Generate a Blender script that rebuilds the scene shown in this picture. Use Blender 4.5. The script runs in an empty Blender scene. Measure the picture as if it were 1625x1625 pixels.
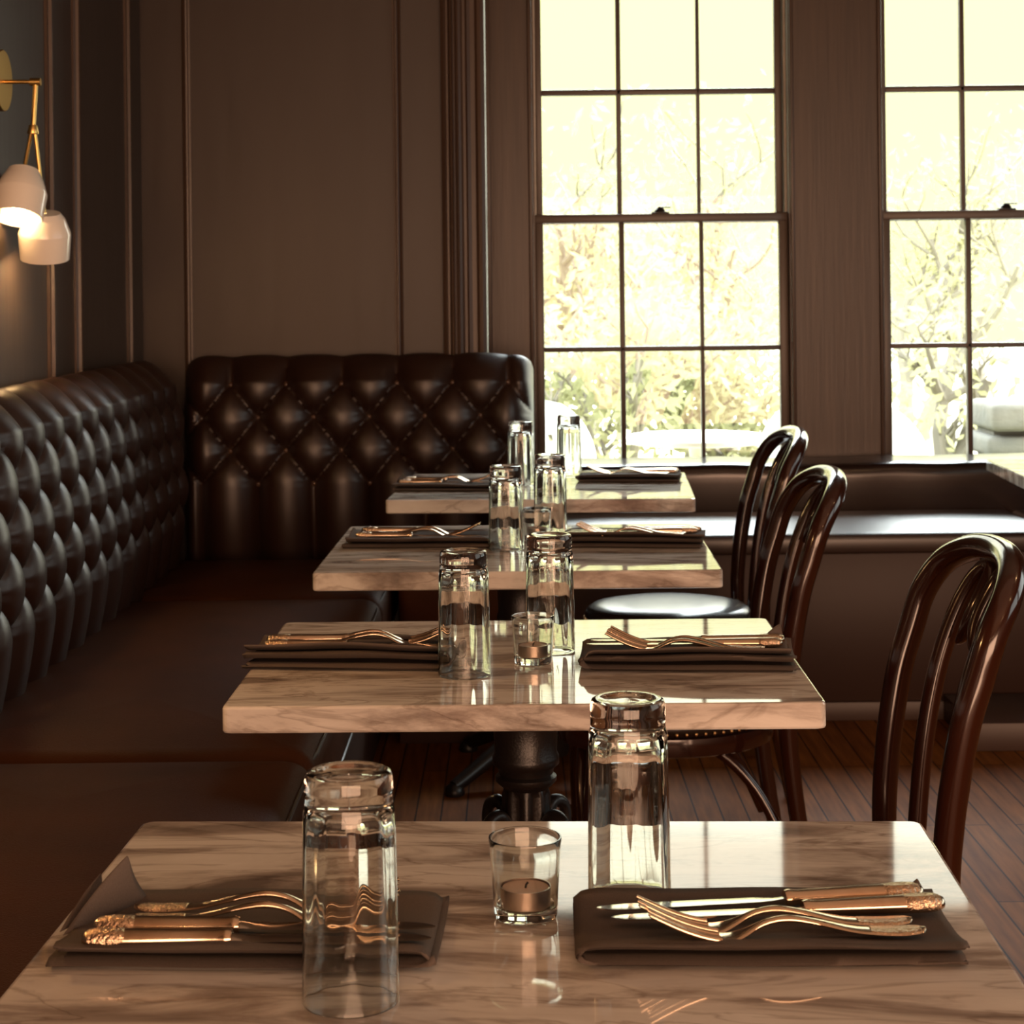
import bpy, bmesh, math, random
from math import sin, cos, pi, radians, sqrt, exp
from mathutils import Vector, Matrix

random.seed(7)
sc = bpy.context.scene
COL = sc.collection

# ------------------------------------------------------------------ camera
cam_d = bpy.data.cameras.new('camera')
cam = bpy.data.objects.new('camera', cam_d)
COL.objects.link(cam)
roll = 0.011
right = Vector((cos(roll), 0, -sin(roll)))
up = Vector((sin(roll), 0, cos(roll)))
back = Vector((0, -1, 0))
m = Matrix((right, up, back)).transposed().to_4x4()
m.translation = Vector((0, 0, 1.277))
cam.matrix_world = m
cam_d.sensor_width = 36.0
cam_d.lens = 2950 * 36.0 / 1625
cam_d.shift_x = 0.0003
cam_d.shift_y = -0.2163
cam_d.dof.use_dof = True
cam_d.dof.focus_distance = 2.1
cam_d.dof.aperture_fstop = 19
cam_d.clip_start = 0.05
sc.camera = cam

# ------------------------------------------------------------------ view, world, lights
sc.view_settings.view_transform = 'Standard'
sc.view_settings.look = 'None'
sc.view_settings.gamma = 1
sc.view_settings.use_curve_mapping = False
sc.view_settings.exposure = 0.0
try:
    sc.cycles.use_denoising = True
    sc.cycles.caustics_refractive = True
    sc.cycles.caustics_reflective = False
    sc.cycles.sample_clamp_indirect = 4.0
    sc.cycles.max_bounces = 14
    sc.cycles.transmission_bounces = 14
    sc.cycles.transparent_max_bounces = 16
    sc.cycles.glossy_bounces = 6
    sc.cycles.diffuse_bounces = 4
except Exception:
    pass

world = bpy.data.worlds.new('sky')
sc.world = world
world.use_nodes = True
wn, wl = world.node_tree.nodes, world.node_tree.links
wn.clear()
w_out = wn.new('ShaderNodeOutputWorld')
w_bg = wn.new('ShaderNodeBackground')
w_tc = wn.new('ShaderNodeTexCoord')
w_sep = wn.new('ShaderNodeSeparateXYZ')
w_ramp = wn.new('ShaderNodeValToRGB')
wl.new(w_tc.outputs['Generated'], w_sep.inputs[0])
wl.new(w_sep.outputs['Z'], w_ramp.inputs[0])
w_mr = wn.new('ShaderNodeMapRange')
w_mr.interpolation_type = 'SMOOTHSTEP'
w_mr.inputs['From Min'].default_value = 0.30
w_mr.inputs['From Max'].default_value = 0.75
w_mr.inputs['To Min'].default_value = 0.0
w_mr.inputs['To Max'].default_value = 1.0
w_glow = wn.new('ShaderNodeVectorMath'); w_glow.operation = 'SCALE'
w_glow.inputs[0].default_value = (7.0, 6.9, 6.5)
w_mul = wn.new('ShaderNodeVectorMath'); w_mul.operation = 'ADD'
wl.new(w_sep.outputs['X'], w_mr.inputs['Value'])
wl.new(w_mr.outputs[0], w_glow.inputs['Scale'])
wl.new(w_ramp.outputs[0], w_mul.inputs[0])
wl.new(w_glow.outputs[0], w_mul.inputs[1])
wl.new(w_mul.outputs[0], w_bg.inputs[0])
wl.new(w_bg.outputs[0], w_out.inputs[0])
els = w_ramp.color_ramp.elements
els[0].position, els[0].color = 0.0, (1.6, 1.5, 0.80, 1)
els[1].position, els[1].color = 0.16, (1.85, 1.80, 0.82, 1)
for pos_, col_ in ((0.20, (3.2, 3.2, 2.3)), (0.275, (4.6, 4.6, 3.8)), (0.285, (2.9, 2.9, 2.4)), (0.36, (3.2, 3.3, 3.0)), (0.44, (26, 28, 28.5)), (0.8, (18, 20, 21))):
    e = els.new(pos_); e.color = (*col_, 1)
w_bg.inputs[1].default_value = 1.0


def light(name, kind, loc, energy, color, size=0.1, rot=(0, 0, 0), size_y=None, parent=None):
    d = bpy.data.lights.new(name, kind)
    d.energy = energy
    d.color = color
    if kind == 'AREA':
        d.shape = 'RECTANGLE'
        d.size = size
        d.size_y = size_y or size
    elif kind == 'POINT':
        d.shadow_soft_size = size
    elif kind == 'SUN':
        d.angle = size
    o = bpy.data.objects.new(name, d)
    o.location = loc
    o.rotation_euler = rot
    COL.objects.link(o)
    if parent:
        o.parent = parent
    return o


# the sun stands to the right of the building and never shines in through the windows
sun = light('sun', 'SUN', (6, 8, 8), 4.0, (1.0, 0.95, 0.62), radians(3))
sun.rotation_euler = Vector((-0.75, 0.22, -0.62)).to_track_quat('-Z', 'Y').to_euler()
# daylight portals in the two window openings
for i, x in enumerate((0.508, 1.682)):
    p = light('window_portal', 'AREA', (x, 6.40, 1.52), 1, (1, 1, 1), 0.86, (radians(-90), 0, 0), 1.78)
    p.data.cycles.is_portal = True
# daylight panels added before the solid right hand wall, for assumed unseen windows
for y in (1.6, 3.6):
    light('right_daylight_panel', 'AREA', (3.12, y, 1.6), 12, (0.93, 1.0, 0.95), 1.1, (0, radians(90), 0), 1.7)
# warm fill panels added behind the camera and under the ceiling, no fixtures
WARM = (1.0, 0.575, 0.36)
light('rear_fill_panel', 'AREA', (0.9, -2.9, 1.10), 265, WARM, 4.0, (radians(90), 0, 0), 1.9)
light('ceiling_fill_panel', 'AREA', (0.6, 1.2, 3.0), 6, WARM, 2.4, (0, 0, 0), 4.0)
for k, (x, y, z) in enumerate(((-0.55, -0.9, 2.1), (0.2, -1.1, 2.15), (0.9, -1.0, 2.1), (1.5, 0.1, 2.1), (1.6, 1.6, 2.15), (1.7, 3.0, 2.15))):  # assumed bulbs out of view, added for glints on glass and silver
    light('assumed_bulb', 'POINT', (x, y, z), 3.0, (1.0, 0.58, 0.26), 0.025)


# assumed lamp by the left wall, added out of view to warm the seat
light('assumed_wall_lamp', 'POINT', (-1.0, 2.35, 1.40), 12.0, (1.0, 0.52, 0.2), 0.05)


# ------------------------------------------------------------------ materials
def mat(name, color, rough=0.5, metal=0.0, bump=None, coat=0.0, spec=0.5, vary=None, ior=None):
    mt = bpy.data.materials.new(name)
    mt.use_nodes = True
    nt = mt.node_tree
    b = nt.nodes['Principled BSDF']
    b.inputs['Base Color'].default_value = (*color, 1)
    b.inputs['Roughness'].default_value = rough
    b.inputs['Metallic'].default_value = metal
    b.inputs['Coat Weight'].default_value = coat
    b.inputs['Coat Roughness'].default_value = 0.08 if rough < 0.3 else 0.4
    b.inputs['Specular IOR Level'].default_value = spec
    if ior:
        b.inputs['IOR'].default_value = ior
    tc = nt.nodes.new('ShaderNodeTexCoord')
    if bump:
        scale, strength, dist = bump[0], bump[1], bump[2]
        mp = nt.nodes.new('ShaderNodeMapping')
        mp.inputs['Scale'].default_value = scale if isinstance(scale, tuple) else (scale,) * 3
        nz = nt.nodes.new('ShaderNodeTexNoise')
        nz.inputs['Scale'].default_value = 1.0
        nz.inputs['Detail'].default_value = 4
        bp = nt.nodes.new('ShaderNodeBump')
        bp.inputs['Strength'].default_value = strength
        bp.inputs['Distance'].default_value = dist
        nt.links.new(tc.outputs['Object'], mp.inputs[0])
        nt.links.new(mp.outputs[0], nz.inputs[0])
        nt.links.new(nz.outputs[0], bp.inputs['Height'])
        nt.links.new(bp.outputs[0], b.inputs['Normal'])
    if vary:
        scale, c2, lo, hi = vary
        mp = nt.nodes.new('ShaderNodeMapping')
        mp.inputs['Scale'].default_value = scale if isinstance(scale, tuple) else (scale,) * 3
        nz = nt.nodes.new('ShaderNodeTexNoise')
        nz.inputs['Scale'].default_value = 1.0
        nz.inputs['Detail'].default_value = 5
        rp = nt.nodes.new('ShaderNodeValToRGB')
        rp.color_ramp.elements[0].position = lo
        rp.color_ramp.elements[0].color = (*color, 1)
        rp.color_ramp.elements[1].position = hi
        rp.color_ramp.elements[1].color = (*c2, 1)
        nt.links.new(tc.outputs['Object'], mp.inputs[0])
        nt.links.new(mp.outputs[0], nz.inputs[0])
        nt.links.new(nz.outputs[0], rp.inputs[0])
        nt.links.new(rp.outputs[0], b.inputs['Base Color'])
    return mt


def emission(name, color, strength):
    mt = bpy.data.materials.new(name)
    mt.use_nodes = True
    b = mt.node_tree.nodes['Principled BSDF']
    b.inputs['Base Color'].default_value = (0.8, 0.7, 0.5, 1)
    b.inputs['Emission Color'].default_value = (*color, 1)
    b.inputs['Emission Strength'].default_value = strength
    return mt


def glass_mat():
    mt = bpy.data.materials.new('clear_glass')
    mt.use_nodes = True
    nt = mt.node_tree
    nt.nodes.clear()
    o = nt.nodes.new('ShaderNodeOutputMaterial')
    g = nt.nodes.new('ShaderNodeBsdfGlass')
    g.inputs['Color'].default_value = (0.985, 0.99, 0.975, 1)
    g.inputs['Roughness'].default_value = 0.0
    g.inputs['IOR'].default_value = 1.48
    nt.links.new(g.outputs[0], o.inputs[0])
    return mt


def pane_mat():
    mt = bpy.data.materials.new('window_glass')
    mt.use_nodes = True
    nt = mt.node_tree
    nt.nodes.clear()
    o = nt.nodes.new('ShaderNodeOutputMaterial')
    mx = nt.nodes.new('ShaderNodeMixShader')
    t = nt.nodes.new('ShaderNodeBsdfTransparent')
    t.inputs[0].default_value = (0.98, 0.985, 0.97, 1)
    g = nt.nodes.new('ShaderNodeBsdfGlossy')
    g.inputs['Roughness'].default_value = 0.01
    f = nt.nodes.new('ShaderNodeFresnel')
    f.inputs[0].default_value = 1.32
    nt.links.new(f.outputs[0], mx.inputs[0])
    nt.links.new(t.outputs[0], mx.inputs[1])
    nt.links.new(g.outputs[0], mx.inputs[2])
    nt.links.new(mx.outputs[0], o.inputs[0])
    return mt


def marble_mat():
    mt = bpy.data.materials.new('polished_marble')
    mt.use_nodes = True
    nt = mt.node_tree
    N, Lk = nt.nodes, nt.links
    b = N['Principled BSDF']
    b.inputs['Roughness'].default_value = 0.045
    b.inputs['IOR'].default_value = 1.7
    tc = N.new('ShaderNodeTexCoord')
    oi = N.new('ShaderNodeObjectInfo')
    mul = N.new('ShaderNodeMath'); mul.operation = 'MULTIPLY'; mul.inputs[1].default_value = 37.0
    Lk.new(oi.outputs['Random'], mul.inputs[0])
    add = N.new('ShaderNodeVectorMath'); add.operation = 'ADD'
    Lk.new(tc.outputs['Object'], add.inputs[0])
    Lk.new(mul.outputs[0], add.inputs[1])
    mp = N.new('ShaderNodeMapping')
    mp.inputs['Rotation'].default_value = (0.25, 0.5, radians(-24))
    mp.inputs['Scale'].default_value = (3.2, 13.0, 9.0)
    Lk.new(add.outputs[0], mp.inputs[0])
    n1 = N.new('ShaderNodeTexNoise')
    n1.inputs['Scale'].default_value = 1.3
    n1.inputs['Detail'].default_value = 9
    n1.inputs['Roughness'].default_value = 0.62
    n1.inputs['Distortion'].default_value = 0.7
    Lk.new(mp.outputs[0], n1.inputs[0])
    r1 = N.new('ShaderNodeValToRGB')
    el = r1.color_ramp.elements
    el[0].position, el[0].color = 0.30, (0.20, 0.165, 0.145, 1)
    el[1].position, el[1].color = 0.66, (0.86, 0.82, 0.75, 1)
    x = el.new(0.42); x.color = (0.44, 0.38, 0.33, 1)
    x = el.new(0.53); x.color = (0.77, 0.72, 0.65, 1)
    Lk.new(n1.outputs[0], r1.inputs[0])
    n2 = N.new('ShaderNodeTexNoise')
    n2.inputs['Scale'].default_value = 0.9
    n2.inputs['Detail'].default_value = 7
    n2.inputs['Distortion'].default_value = 1.6
    Lk.new(mp.outputs[0], n2.inputs[0])
    sb = N.new('ShaderNodeMath'); sb.operation = 'SUBTRACT'; sb.inputs[1].default_value = 0.5
    ab = N.new('ShaderNodeMath'); ab.operation = 'ABSOLUTE'
    Lk.new(n2.outputs[0], sb.inputs[0]); Lk.new(sb.outputs[0], ab.inputs[0])
    r2 = N.new('ShaderNodeValToRGB')
    r2.color_ramp.elements[0].position, r2.color_ramp.elements[0].color = 0.0, (0.62, 0.58, 0.55, 1)
    r2.color_ramp.elements[1].position, r2.color_ramp.elements[1].color = 0.022, (1, 1, 1, 1)
    Lk.new(ab.outputs[0], r2.inputs[0])
    mx = N.new('ShaderNodeMixRGB'); mx.blend_type = 'MULTIPLY'; mx.inputs[0].default_value = 0.8
    Lk.new(r1.outputs[0], mx.inputs[1]); Lk.new(r2.outputs[0], mx.inputs[2])
    Lk.new(mx.outputs[0], b.inputs['Base Color'])
    return mt


def floor_mat():
    mt = bpy.data.materials.new('oak_floor')
    mt.use_nodes = True
    nt = mt.node_tree
    N, Lk = nt.nodes, nt.links
    b = N['Principled BSDF']
    b.inputs['Roughness'].default_value = 0.6
    b.inputs['Specular IOR Level'].default_value = 0.06
    tc = N.new('ShaderNodeTexCoord')
    mp = N.new('ShaderNodeMapping')
    mp.inputs['Rotation'].default_value = (0, 0, radians(90))
    Lk.new(tc.outputs['Object'], mp.inputs[0])
    br = N.new('ShaderNodeTexBrick')
    br.inputs['Scale'].default_value = 1.0
    br.inputs['Brick Width'].default_value = 1.1
    br.inputs['Row Height'].default_value = 0.062
    br.inputs['Mortar Size'].default_value = 0.0022
    br.inputs['Color1'].default_value = (0.17, 0.052, 0.011, 1)
    br.inputs['Color2'].default_value = (0.24, 0.082, 0.018, 1)
    br.inputs['Mortar'].default_value = (0.03, 0.010, 0.004, 1)
    Lk.new(mp.outputs[0], br.inputs[0])
    mp2 = N.new('ShaderNodeMapping'); mp2.inputs['Scale'].default_value = (60, 5, 20)
    Lk.new(tc.outputs['Object'], mp2.inputs[0])
    nz = N.new('ShaderNodeTexNoise'); nz.inputs['Scale'].default_value = 1; nz.inputs['Detail'].default_value = 5
    Lk.new(mp2.outputs[0], nz.inputs[0])
    rp = N.new('ShaderNodeValToRGB')
    rp.color_ramp.elements[0].position, rp.color_ramp.elements[0].color = 0.3, (0.55, 0.5, 0.45, 1)
    rp.color_ramp.elements[1].position, rp.color_ramp.elements[1].color = 0.7, (1, 1, 1, 1)
    Lk.new(nz.outputs[0], rp.inputs[0])
    mx = N.new('ShaderNodeMixRGB'); mx.blend_type = 'MULTIPLY'; mx.inputs[0].default_value = 1
    Lk.new(br.outputs[0], mx.inputs[1]); Lk.new(rp.outputs[0], mx.inputs[2])
    Lk.new(mx.outputs[0], b.inputs['Base Color'])
    return mt


def leaf_mat(name, c1, c2):
    mt = bpy.data.materials.new(name)
    mt.use_nodes = True
    nt = mt.node_tree
    N, Lk = nt.nodes, nt.links
    N.clear()
    o = N.new('ShaderNodeOutputMaterial')
    d = N.new('ShaderNodeBsdfDiffuse')
    t = N.new('ShaderNodeBsdfTranslucent')
    mx = N.new('ShaderNodeMixShader'); mx.inputs[0].default_value = 0.5
    tc = N.new('ShaderNodeTexCoord')
    nz = N.new('ShaderNodeTexNoise'); nz.inputs['Scale'].default_value = 2.5; nz.inputs['Detail'].default_value = 4
    rp = N.new('ShaderNodeValToRGB')
    rp.color_ramp.elements[0].position, rp.color_ramp.elements[0].color = 0.35, (*c1, 1)
    rp.color_ramp.elements[1].position, rp.color_ramp.elements[1].color = 0.65, (*c2, 1)
    Lk.new(tc.outputs['Object'], nz.inputs[0]); Lk.new(nz.outputs[0], rp.inputs[0])
    Lk.new(rp.outputs[0], d.inputs[0]); Lk.new(rp.outputs[0], t.inputs[0])
    Lk.new(d.outputs[0], mx.inputs[1]); Lk.new(t.outputs[0], mx.inputs[2])
    Lk.new(mx.outputs[0], o.inputs[0])
    return mt


M_wall = mat('taupe_wall_paint', (0.056, 0.0405, 0.0325), 0.40, spec=0.3, bump=((18, 18, 3), 0.25, 0.004), vary=((3, 3, 1.2), (0.046, 0.0325, 0.0262), 0.35, 0.7))
M_casing = mat('brown_painted_wood', (0.076, 0.045, 0.029), 0.36, spec=0.35, bump=((90, 90, 4), 0.35, 0.002), vary=((40, 40, 2), (0.052, 0.031, 0.021), 0.3, 0.7))
M_sash = mat('dark_sash_paint', (0.085, 0.058, 0.042), 0.4, bump=(60, 0.15, 0.001))
M_bead = mat('daylit_sash_channel', (0.62, 0.56, 0.46), 0.5, vary=(30, (0.5, 0.44, 0.36), 0.3, 0.7))  # window light falling on the channels is put into this pale colour
M_ceiling = mat('ceiling_paint', (0.30, 0.22, 0.16), 0.8, bump=(40, 0.1, 0.002))
M_floor = floor_mat()
M_leather = mat('tufted_brown_leather', (0.024, 0.0092, 0.0048), 0.40, spec=0.62, bump=(260, 0.18, 0.0012), vary=(9, (0.020, 0.008, 0.0044), 0.35, 0.7))
M_seat = mat('seat_brown_leather', (0.0546, 0.0186, 0.0074), 0.55, spec=0.06, bump=(330, 0.5, 0.0016), vary=(6, (0.0409, 0.0143, 0.0062), 0.35, 0.7))
M_ledge = mat('bench_back_leather', (0.016, 0.0068, 0.0042), 0.2, bump=(14, 0.10, 0.0015), vary=(9, (0.022, 0.010, 0.007), 0.35, 0.7))
M_bench = mat('bench_dark_leather', (0.030, 0.014, 0.009), 0.45, spec=1.0, coat=0.7, bump=(14, 0.12, 0.003), vary=(9, (0.022, 0.010, 0.007), 0.35, 0.7))
M_button = mat('leather_button', (0.085, 0.045, 0.028), 0.3, bump=(300, 0.1, 0.001))
M_base = mat('dark_plinth_wood', (0.050, 0.022, 0.013), 0.45, bump=((20, 20, 80), 0.1, 0.001))
M_panel = mat('bench_panel_paint', (0.038, 0.0178, 0.0118), 0.42, spec=0.25, bump=((30, 30, 3), 0.15, 0.001))
M_skirt = mat('skirting_paint', (0.06, 0.032, 0.022), 0.45, bump=((60, 4, 4), 0.1, 0.001))
M_marble = marble_mat()
M_iron = mat('black_cast_iron', (0.012, 0.009, 0.008), 0.34, bump=(260, 0.35, 0.0012))
M_chair = mat('dark_bentwood', (0.032, 0.0088, 0.0042), 0.16, bump=((70, 70, 8), 0.06, 0.001), coat=0.5, vary=((50, 50, 4), (0.026, 0.0075, 0.004), 0.3, 0.7))
M_chairseat = mat('black_seat_leather', (0.022, 0.014, 0.011), 0.24, bump=(240, 0.12, 0.001))
M_nail = mat('brass_nailhead', (0.65, 0.45, 0.24), 0.25, 1.0, bump=(200, 0.05, 0.001))
M_glass = glass_mat()
M_pane = pane_mat()
M_linen = mat('taupe_linen', (0.125, 0.098, 0.082), 0.85, bump=(900, 0.5, 0.0008), spec=0.2, vary=((700, 900, 700), (0.102, 0.080, 0.066), 0.3, 0.7))
M_silver = mat('aged_silver', (0.80, 0.64, 0.47), 0.17, 1.0, bump=(120, 0.08, 0.001), vary=(60, (0.70, 0.52, 0.36), 0.35, 0.75))
M_blade = mat('steel_blade', (0.62, 0.55, 0.47), 0.14, 1.0, bump=((20, 300, 300), 0.03, 0.0005))
M_ornate = mat('ornate_silver', (0.78, 0.58, 0.40), 0.24, 1.0, bump=(330, 0.9, 0.0025))
M_wax = mat('candle_wax', (0.62, 0.44, 0.33), 0.5, bump=(60, 0.1, 0.001))
M_tin = mat('tealight_tin', (0.62, 0.50, 0.42), 0.3, 1.0, bump=((80, 80, 5), 0.1, 0.001))
M_wick = mat('burnt_wick', (0.02, 0.015, 0.012), 0.9, bump=(400, 0.3, 0.001))
M_brass = mat('brushed_brass', (0.72, 0.46, 0.15), 0.28, 1.0, bump=((30, 300, 300), 0.08, 0.0006))
M_ceramic = mat('glazed_white_ceramic', (0.84, 0.77, 0.68), 0.14, bump=(25, 0.03, 0.001))
M_bulb = emission('glowing_bulb', (1.0, 0.72, 0.36), 30)
M_white = mat('white_garden_metal', (0.651, 0.644, 0.595), 0.5, bump=(30, 0.1, 0.001))
M_stone = mat('grey_field_stone', (0.0522, 0.0511, 0.0428), 0.9, bump=(12, 0.5, 0.02), vary=((5, 5, 9), (0.0713, 0.0655, 0.0511), 0.35, 0.65))
M_ground = mat('sunny_gravel', (0.375, 0.35, 0.26), 0.9, bump=(30, 0.4, 0.01), vary=(3, (0.31, 0.315, 0.19), 0.4, 0.6))
M_bark = mat('pale_bark', (0.12, 0.105, 0.08), 0.9, bump=((20, 20, 5), 0.5, 0.01))
M_leaf = leaf_mat('yellow_green_leaves', (0.25, 0.24, 0.14), (0.19, 0.192, 0.095))
M_leaf2 = leaf_mat('pale_green_leaves', (0.265, 0.25, 0.145), (0.205, 0.20, 0.10))


# ------------------------------------------------------------------ mesh helpers
class MB:
    """collects vertices and faces; build() links them as ONE mesh object"""
    def __init__(self):
        self.v = []; self.f = []

    def add(self, vs, fs, mtx=None):
        o = len(self.v)
        self.v += [tuple(mtx @ Vector(p)) if mtx else tuple(p) for p in vs]
        self.f += [tuple(i + o for i in f) for f in fs]

    def box(self, x0, x1, y0, y1, z0, z1, bev=0.0, seg=2, mtx=None):
        if bev <= 0:
            vs = [(x, y, z) for x in (x0, x1) for y in (y0, y1) for z in (z0, z1)]
            fs = [(0, 1, 3, 2), (4, 6, 7, 5), (0, 4, 5, 1), (2, 3, 7, 6), (0, 2, 6, 4), (1, 5, 7, 3)]
            self.add(vs, fs, mtx)
            return
        bm = bmesh.new()
        bmesh.ops.create_cube(bm, size=1)
        for v in bm.verts:
            v.co = ((x0 + x1) / 2 + v.co.x * (x1 - x0), (y0 + y1) / 2 + v.co.y * (y1 - y0), (z0 + z1) / 2 + v.co.z * (z1 - z0))
        bmesh.ops.bevel(bm, geom=bm.edges[:], offset=bev, segments=seg, profile=0.5, affect='EDGES')
        bm.verts.ensure_lookup_table()
        for i, v in enumerate(bm.verts):
            v.index = i
        self.add([v.co[:] for v in bm.verts], [[v.index for v in f.verts] for f in bm.faces], mtx)
        bm.free()

    def rings(self, rings, closed=True, cap0=True, cap1=True, mtx=None):
        n = len(rings[0])
        vs = [p for r in rings for p in r]
        fs = []
        for i in range(len(rings) - 1):
            for j in range(n if closed else n - 1):
                a, b = i * n + j, i * n + (j + 1) % n
                fs.append((a, b, b + n, a + n))
        if closed and cap0:
            fs.append(tuple(reversed(range(n))))
        if closed and cap1:
            fs.append(tuple(range((len(rings) - 1) * n, len(rings) * n)))
        self.add(vs, fs, mtx)

    def lathe(self, prof, n=32, mtx=None, closed_profile=False, mod=None):
        rings = []
        for k, (r, z) in enumerate(prof):
            rings.append([((r + (mod(a, k) if mod else 0)) * cos(a), (r + (mod(a, k) if mod else 0)) * sin(a), z) for a in [2 * pi * j / n for j in range(n)]])
        if closed_profile:
            rings.append(rings[0])
            self.rings(rings, True, False, False, mtx)
        else:
            self.rings(rings, True, True, True, mtx)

    def tube(self, path, rad, n=12, sx=1.0, mtx=None):
        pts = [Vector(p) for p in path]
        k = len(pts)
        rads = rad if isinstance(rad, (list, tuple)) else [rad] * k
        t0 = (pts[1] - pts[0]).normalized()
        nrm = t0.orthogonal().normalized()
        rings = []
        for i, p in enumerate(pts):
            t = (pts[min(i + 1, k - 1)] - pts[max(i - 1, 0)]).normalized()
            nrm = (nrm - t * nrm.dot(t)).normalized()
            bn = t.cross(nrm)
            rings.append([tuple(p + (nrm * cos(a) * sx + bn * sin(a)) * rads[i]) for a in [2 * pi * j / n for j in range(n)]])
        self.rings(rings, True, True, True, mtx)

    def ball(self, c, r, n=10, m_=6, sz=1.0):
        prof = [(r * sin(pi * i / m_) + 1e-5, -r * sz * cos(pi * i / m_)) for i in range(m_ + 1)]
        self.lathe(prof, n, Matrix.Translation(c))

    def build(self, name, material, parent=None, smooth=True, angle=38, weld=False):
        me = bpy.data.meshes.new(name)
        me.from_pydata(self.v, [], self.f)
        me.validate()
        bm = bmesh.new(); bm.from_mesh(me)
        if weld:
            bmesh.ops.remove_doubles(bm, verts=bm.verts, dist=1e-6)
        bmesh.ops.recalc_face_normals(bm, faces=bm.faces)
        bm.to_mesh(me); bm.free()
        me.materials.append(material)
        if smooth:
            for p in me.polygons:
                p.use_smooth = True
            me.set_sharp_from_angle(angle=radians(angle))
        o = bpy.data.objects.new(name, me)
        COL.objects.link(o)
        if parent:
            o.parent = parent
        return o


def spline(pts, per=8):
    """Catmull-Rom through points (tuples of any length)"""
    P = [pts[0]] + list(pts) + [pts[-1]]
    out = []
    for i in range(1, len(P) - 2):
        p0, p1, p2, p3 = P[i - 1], P[i], P[i + 1], P[i + 2]
        for s in range(per):
            t = s / per
            out.append(tuple(0.5 * (2 * b + (c - a) * t + (2 * a - 5 * b + 4 * c - d) * t * t + (3 * b - a - 3 * c + d) * t ** 3) for a, b, c, d in zip(p0, p1, p2, p3)))
    out.append(tuple(pts[-1]))
    return out


def empty(name, loc=(0, 0, 0), rz=0.0):
    o = bpy.data.objects.new(name, None)
    o.empty_display_size = 0.1
    o.location = loc
    o.rotation_euler = (0, 0, rz)
    COL.objects.link(o)
    return o


def tag(o, label=None, cat=None, group=None, kind=None):
    if label: o['label'] = label
    if cat: o['category'] = cat
    if group: o['group'] = group
    if kind: o['kind'] = kind
    return o


def copy_tree(o, parent=None):
    c = o.copy()
    COL.objects.link(c)
    if parent:
        c.parent = parent
    for ch in [x for x in bpy.data.objects if x.parent == o]:
        copy_tree(ch, c)
    return c


def struct(name, mb, material, label, cat, **kw):
    return tag(mb.build(name, material, **kw), label, cat, None, 'structure')


def rrect(x0, x1, y0, y1, r, z, n=6):
    out = []
    for cx, cy, a0 in ((x1 - r, y1 - r, 0), (x0 + r, y1 - r, pi / 2), (x0 + r, y0 + r, pi), (x1 - r, y0 + r, 1.5 * pi)):
        for k in range(n + 1):
            a = a0 + pi / 2 * k / n
            out.append((cx + r * cos(a), cy + r * sin(a), z))
    return out


def cushion(mb, x0, x1, y0, y1, z0, z1, r, crown, corner=0.03, mtx=None):
    """upholstered pad: rounded rectangle rings, soft edge radius r, swelling to z1 + crown"""
    rings = [rrect(x0 + 0.004, x1 - 0.004, y0 + 0.004, y1 - 0.004, corner, z0)]
    rings.append(rrect(x0, x1, y0, y1, corner, z0 + 0.004))
    rings.append(rrect(x0, x1, y0, y1, corner, z1 - r))
    for k in range(1, 7):
        a = pi / 2 * k / 6
        d = r * (1 - cos(a))
        rings.append(rrect(x0 + d, x1 - d, y0 + d, y1 - d, max(corner - d * 0.3, 0.006), z1 - r + r * sin(a)))
    half = min(x1 - x0, y1 - y0) / 2
    d = r
    for k in range(1, 13):
        d2 = r + (half - 0.012 - r) * k / 12
        zz = z1 + crown * (1 - exp(-(d2 - r) / (half * 0.45)))
        rings.append(rrect(x0 + d2, x1 - d2, y0 + d2, y1 - d2, 0.005, zz))
    mb.rings(rings, mtx=mtx)


# ------------------------------------------------------------------ room shell
XL, YB, YW = -1.155, 5.82, 6.25
XR, YR, ZC = 3.2, -3.0, 3.1
b = MB(); b.box(XL - 0.2, XR + 0.2, YR - 0.2, 6.45, -0.1, 0.0)
struct('floor', b, M_floor, 'reddish brown oak plank floor', 'floor', smooth=False)
b = MB(); b.box(XL - 0.2, XR + 0.2, YR - 0.2, 6.45, ZC, ZC + 0.12)
struct('ceiling', b, M_ceiling, 'plain brown ceiling above the dining room', 'ceiling', smooth=False)
b = MB(); b.box(XL - 0.15, XL, YR, YB + 0.2, 0, ZC)
struct('wall_left', b, M_wall, 'dark taupe panelled wall behind the long banquette', 'wall', smooth=False)
b = MB(); b.box(XL, -0.089, YB, YB + 0.63, 0, ZC)
struct('wall_back', b, M_wall, 'dark taupe panelled wall behind the short tufted banquette', 'wall', smooth=False)
b = MB(); b.box(XR, XR + 0.15, YR, 6.45, 0, ZC)
struct('wall_right', b, M_wall, 'taupe wall on the far right side of the room', 'wall', smooth=False)
b = MB(); b.box(XL - 0.15, XR + 0.15, YR - 0.15, YR, 0, ZC)
struct('wall_rear', b, M_wall, 'taupe wall behind the viewer', 'wall', smooth=False)
W1, W2 = (0.081, 0.936), (1.254, 2.109)      # the two window openings
ZW0, ZW1 = 0.60, 2.41
b = MB()
b.box(-0.089, W1[0], YW, 6.45, 0, ZC)
b.box(W1[1], W2[0], YW, 6.45, 0, ZC)
b.box(W2[1], XR, YW, 6.45, 0, ZC)
for w in (W1, W2):
    b.box(w[0], w[1], YW, 6.45, 0, ZW0)
    b.box(w[0], w[1], YW, 6.45, ZW1, ZC)
struct('wall_window', b, M_casing, 'brown painted wood wall with tall sash windows', 'wall', smooth=False)


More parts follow.
